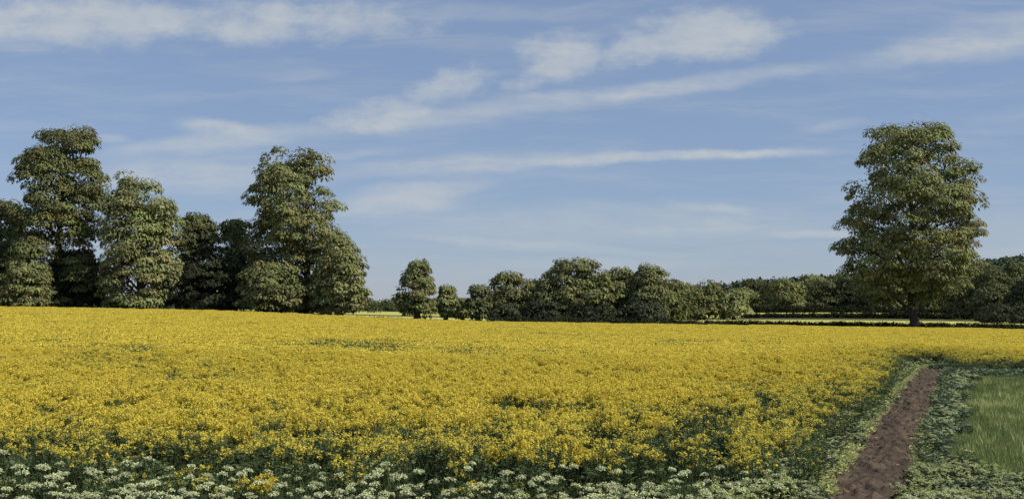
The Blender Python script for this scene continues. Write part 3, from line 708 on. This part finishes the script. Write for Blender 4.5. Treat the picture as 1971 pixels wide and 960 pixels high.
tree('shrub', 400, 141, 597, oval(335, 462, 500, 597), None, 0, 'dark thicket between the domed tree and the low spreading tree', DK, r=.9, dens=1.3, holes=.1, cat='shrub')
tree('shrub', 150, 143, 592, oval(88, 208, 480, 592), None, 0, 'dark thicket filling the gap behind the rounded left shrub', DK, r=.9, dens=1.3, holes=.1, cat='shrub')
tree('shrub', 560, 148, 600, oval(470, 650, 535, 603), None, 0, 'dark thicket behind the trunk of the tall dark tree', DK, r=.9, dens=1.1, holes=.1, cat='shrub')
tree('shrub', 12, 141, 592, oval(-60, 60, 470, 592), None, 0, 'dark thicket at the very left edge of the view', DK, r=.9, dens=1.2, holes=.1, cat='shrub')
# middle trees
tree('broadleaf_tree', 803, 150, 612, [(500,797,812),(510,787,824),(530,778,833),(550,772,838),(575,762,845),(595,764,846),(604,780,835)], 1.4, .45, 'small conical tree standing alone between the left group and the middle wood', LT, r=.8, dens=1.3, L=.42, holes=.2)
tree('broadleaf_tree', 858, 152, 613, [(550,852,868),(560,845,876),(580,842,882),(600,842,880),(606,850,876)], 1.2, .3, 'little tree touching the right side of the small conical tree', OL, r=.6, dens=1.4, L=.38, holes=.12)
tree('shrub', 890, 158, 613, oval(876, 906, 572, 610), 1, .2, 'low bush between the little tree and the narrow dark one', OL, r=.5, dens=1.5, L=.36, holes=.05, cat='shrub')
specs = [ # px, D, xl, xr, top, base, mat, label
 (920,150,903,940,549,616,DP,'narrow dark tree at the left end of the middle wood'),
 (980,153,944,1020,523,616,OL,'ragged topped tree, second from the left in the middle wood'),
 (1036,157,1008,1068,534,617,DP,'dim tree in the dip left of the highest tree of the middle wood'),
 (1112,152,1058,1170,500,618,OL,'highest and broadest tree of the middle wood'),
 (1150,160,1128,1185,520,618,DP,'dark tree leaning behind the right side of the highest middle tree'),
 (1192,154,1160,1228,514,619,OL,'flat topped tree right of the highest tree of the middle wood'),
 (1250,152,1218,1284,510,620,LT,'tree with a pointed light crown at the right of the middle wood'),
 (1292,160,1272,1318,537,618,OL,'short tree at the right-hand end of the middle wood'),
 (1345,210,1300,1392,541,612,OL,'broad rounded tree standing back to the right of the middle wood'),
 (1412,208,1384,1436,552,611,LT,'light round tree at the end of the row before the pasture strip')]
for px, D, xl, xr, top, base, mat, lab in specs:
    k = D/150; q_ = (xr-xl)*.17; tree('broadleaf_tree', px, D, base, oval(xl-q_, xr+q_, top, base-3), 1.0, .35, lab, mat, r=.85*k, dens=1.35, L=.45*k, leafn=38, holes=.12, nl=10)
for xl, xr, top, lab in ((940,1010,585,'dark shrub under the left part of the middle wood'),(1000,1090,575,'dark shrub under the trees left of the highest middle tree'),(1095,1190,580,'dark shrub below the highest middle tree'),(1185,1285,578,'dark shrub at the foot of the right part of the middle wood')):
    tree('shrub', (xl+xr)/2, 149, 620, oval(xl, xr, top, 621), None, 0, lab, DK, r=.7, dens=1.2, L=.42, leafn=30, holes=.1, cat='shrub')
for xl, xr, top, mat, lab in ((-5,60,575,DK,0),):
    pass
# wood edge beyond the pastures, right of centre: separate small-looking trees at 330 to 400 m
rw = random.Random(5)
tops = np.interp(np.arange(1425, 1990, 23), [1425,1480,1530,1580,1620,1660,1720,1800,1850,1900,1971], [552,545,543,536,527,530,540,540,525,517,514])
for k, (px, tp) in enumerate(zip(np.arange(1425, 1990, 23), tops)):
    D = rw.uniform(340, 400); px = px + rw.uniform(-6, 6); tp = tp + rw.uniform(-9, 8); w = rw.uniform(26, 38); tp -= 5
    lab = 'small distant tree in the wood edge between the middle wood and the lone tall tree' if px < 1650 else ('distant tree half hidden behind the crown of the lone tall tree' if px < 1860 else 'distant tree in the wood edge right of the lone tall tree')
    grp = 'distant wood edge left of the lone tree' if px < 1650 else ('distant wood edge behind the lone tree' if px < 1860 else 'distant wood edge right of the lone tree')
    ordn = ['first','second','third','fourth','fifth','sixth','seventh','eighth','ninth','tenth','eleventh','twelfth','thirteenth','fourteenth','fifteenth','sixteenth','seventeenth','eighteenth','nineteenth','twentieth','twenty-first','twenty-second','twenty-third','twenty-fourth','twenty-fifth','twenty-sixth']
    lab = ordn[k] + ' tree from the left in the distant wood edge, ' + ('left of' if px < 1635 else ('behind' if px < 1875 else 'right of')) + ' the lone tall tree'; grp = 'trees of the distant wood edge'
    tree('broadleaf_tree', px, D, 604, oval(px-w, px+w, tp, 602), 2, .5, lab, (OL, DP, LT, DP)[k % 4] if px < 1850 else (DP if k % 2 else OL), r=1.7, dens=1.35, L=.95, leafn=32, holes=.08, group=grp, nl=3)
# dark nearer trees at the far right, under the wood edge
tree('broadleaf_tree', 1925, 215, 618, oval(1868, 1968, 545, 618), 1, .4, 'dark low tree at the right edge, just right of the lone tall tree', DP, r=1.1, dens=1.35, L=.6, leafn=36, holes=.06)
tree('broadleaf_tree', 1995, 205, 620, oval(1940, 2060, 525, 622), 1, .4, 'dark tree cut off by the right edge of the view', DK, r=1.1, dens=1.35, L=.6, leafn=36, holes=.06)
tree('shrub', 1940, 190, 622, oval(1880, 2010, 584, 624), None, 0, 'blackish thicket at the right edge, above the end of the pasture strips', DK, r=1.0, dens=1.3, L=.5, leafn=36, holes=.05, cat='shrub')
for px, xl, xr, tp, lab in ((1470,1445,1500,590,''),):
    pass

# ------------------------------------------------------------------ hedges, and low leafy strips standing in for tree shade
def hedge(name, pxs, D, h, w, mat, label, r=.35, L=.28, n_per=7, jag=.3, leafn=26):
    us = ray(np.array(pxs, float), np.full(len(pxs), 600.))[0]; Ds = np.full(len(pxs), float(D)) if np.isscalar(D) else np.array(D, float)
    line = np.stack([us*Ds, Ds], -1); seg = np.hypot(*np.diff(line, axis=0).T); tot = seg.sum(); s = np.concatenate([[0], np.cumsum(seg)])
    n = int(tot*n_per); t = rng.uniform(0, tot, n); x = np.interp(t, s, line[:, 0])+rng.normal(0, w*.3, n); y = np.interp(t, s, line[:, 1])+rng.uniform(-w/2, w/2, n)
    hh = np.interp(t, s, np.broadcast_to(h, len(pxs)))*(1+jag*(fbm(x, np.zeros(n), 3.0, 91)-.5)*2+.5*jag*(fbm(x, np.zeros(n), .9, 92)-.5)); z = rng.uniform(.05, 1, n)**.7*np.maximum(hh-r*.6, .1)
    P = np.stack([x, y, z+H(x, y)], -1); d = rdir(n*leafn, .3).reshape(n, leafn, 3)
    Pl = P[:, None]+d*r*np.array([1.2, 1.2, .8]); N = d+rng.normal(0, .4, (n, leafn, 3)); T = d+rng.normal(0, .5, (n, leafn, 3))+[0, 0, -.4]
    Q = leaves(Pl, N, T, L*rng.uniform(.6, 1.3, (n, leafn)), L*.5*rng.uniform(.7, 1.3, (n, leafn))).reshape(-1, 4, 3)
    x0, y0 = line[0]; z0 = float(H(np.array([x0]), np.array([y0]))[0]); Q = Q - np.array([x0, y0, z0])
    o = link(name, quad_mesh(name, Q, tints(len(Q), .25)), None, [mat]); o.location = (x0, y0, z0); return tag(o, label, 'hedge')
hedge('hedge', list(np.linspace(1275, 2150, 12)), 141, .78, 2.0, M_hedge_shade, 'low dark hedge doubling as tree shade along the crop edge, passing the lone tree trunk', r=.3, L=.24, n_per=24, leafn=22)  # hedge made taller and darker to double as the trees' ground shade
hedge('hedge', list(np.linspace(1432, 2150, 12)), 228, list(np.linspace(.8, 2.0, 12)), 2.0, M_hedge_shade, 'dark hedge between the two pale pasture strips behind the lone tree', r=.5, L=.42, n_per=14, leafn=24, jag=.35)
hedge('hedge', list(np.linspace(-60, 560, 12)), 137, .8, 2.0, M_hedge_shade, 'dark leafy strip standing in for tree shade under the left group of trees', r=.4, L=.28, n_per=6, leafn=18)  # added leaves imitate the shade lying under these trees
hedge('hedge', list(np.linspace(560, 960, 8)), 141, .45, 1.2, M_hedge_shade, 'very low dark hedge doubling as shade under the trees left of the middle wood', r=.25, L=.2, n_per=7, leafn=16)  # hedge that also imitates the shade strip before the trees
hedge('hedge', list(np.linspace(940, 1290, 8)), 143, .9, 2.0, M_hedge_shade, 'dark leafy strip standing in for tree shade along the foot of the middle wood', r=.4, L=.28, n_per=7, leafn=18)  # dark foliage put in place of the wood's own shade
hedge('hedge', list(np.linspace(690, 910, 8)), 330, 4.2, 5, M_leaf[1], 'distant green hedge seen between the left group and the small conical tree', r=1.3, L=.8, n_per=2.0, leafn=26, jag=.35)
hedge('hedge', list(np.linspace(1430, 2100, 10)), 335, 2.0, 4, M_hedge_shade, 'dark hedge bottom at the foot of the distant wood edge', r=.9, L=.7, n_per=5, leafn=26)

# ------------------------------------------------------------------ far wooded ridge (one mass)
def fartree():
    n = 150; d = rdir(n, .4); P = d*np.array([5.5, 5.5, 6.0])*(1+.15*rng.normal(size=(n, 1)))+[0, 0, 5.5]
    return [leaves(P, d+rng.normal(0, .4, (n, 3)), rdir(n, -.6), 3.0*rng.uniform(.7, 1.3, n), 2.2*rng.uniform(.7, 1.2, n)), tints(n, .2), np.zeros(n, int)]
M_ridge = foliage('ridge_foliage', (.095,.118,.070), rnd=.25, trans=.1)
n = 5200; D = rng.uniform(640, 1350, n); px = rng.uniform(1290, 2500, n); u = ray(px, np.full(n, 600.))[0]
p = np.stack([u*D, D], -1); lim = np.interp(px, [1290, 1400, 1600, 2500], [1300, 900, 700, 640]); p = p[D > lim]
place('far_wood', [fartree() for _ in range(4)], p, .6, 1.5, rng.integers(0, 4, len(p)), [M_ridge], 'far dark wooded ridge above the trees at the right', 'wood')
n = 700; D = rng.uniform(700, 1200, n); u = ray(rng.uniform(-500, 1290, n), np.full(n, 600.))[0]; p = np.stack([u*D, D], -1)
place('far_wood', [fartree() for _ in range(4)], p, .5, .75, rng.integers(0, 4, len(p)), [M_ridge], 'thin line of far dark woodland on the horizon, left and centre', 'wood')
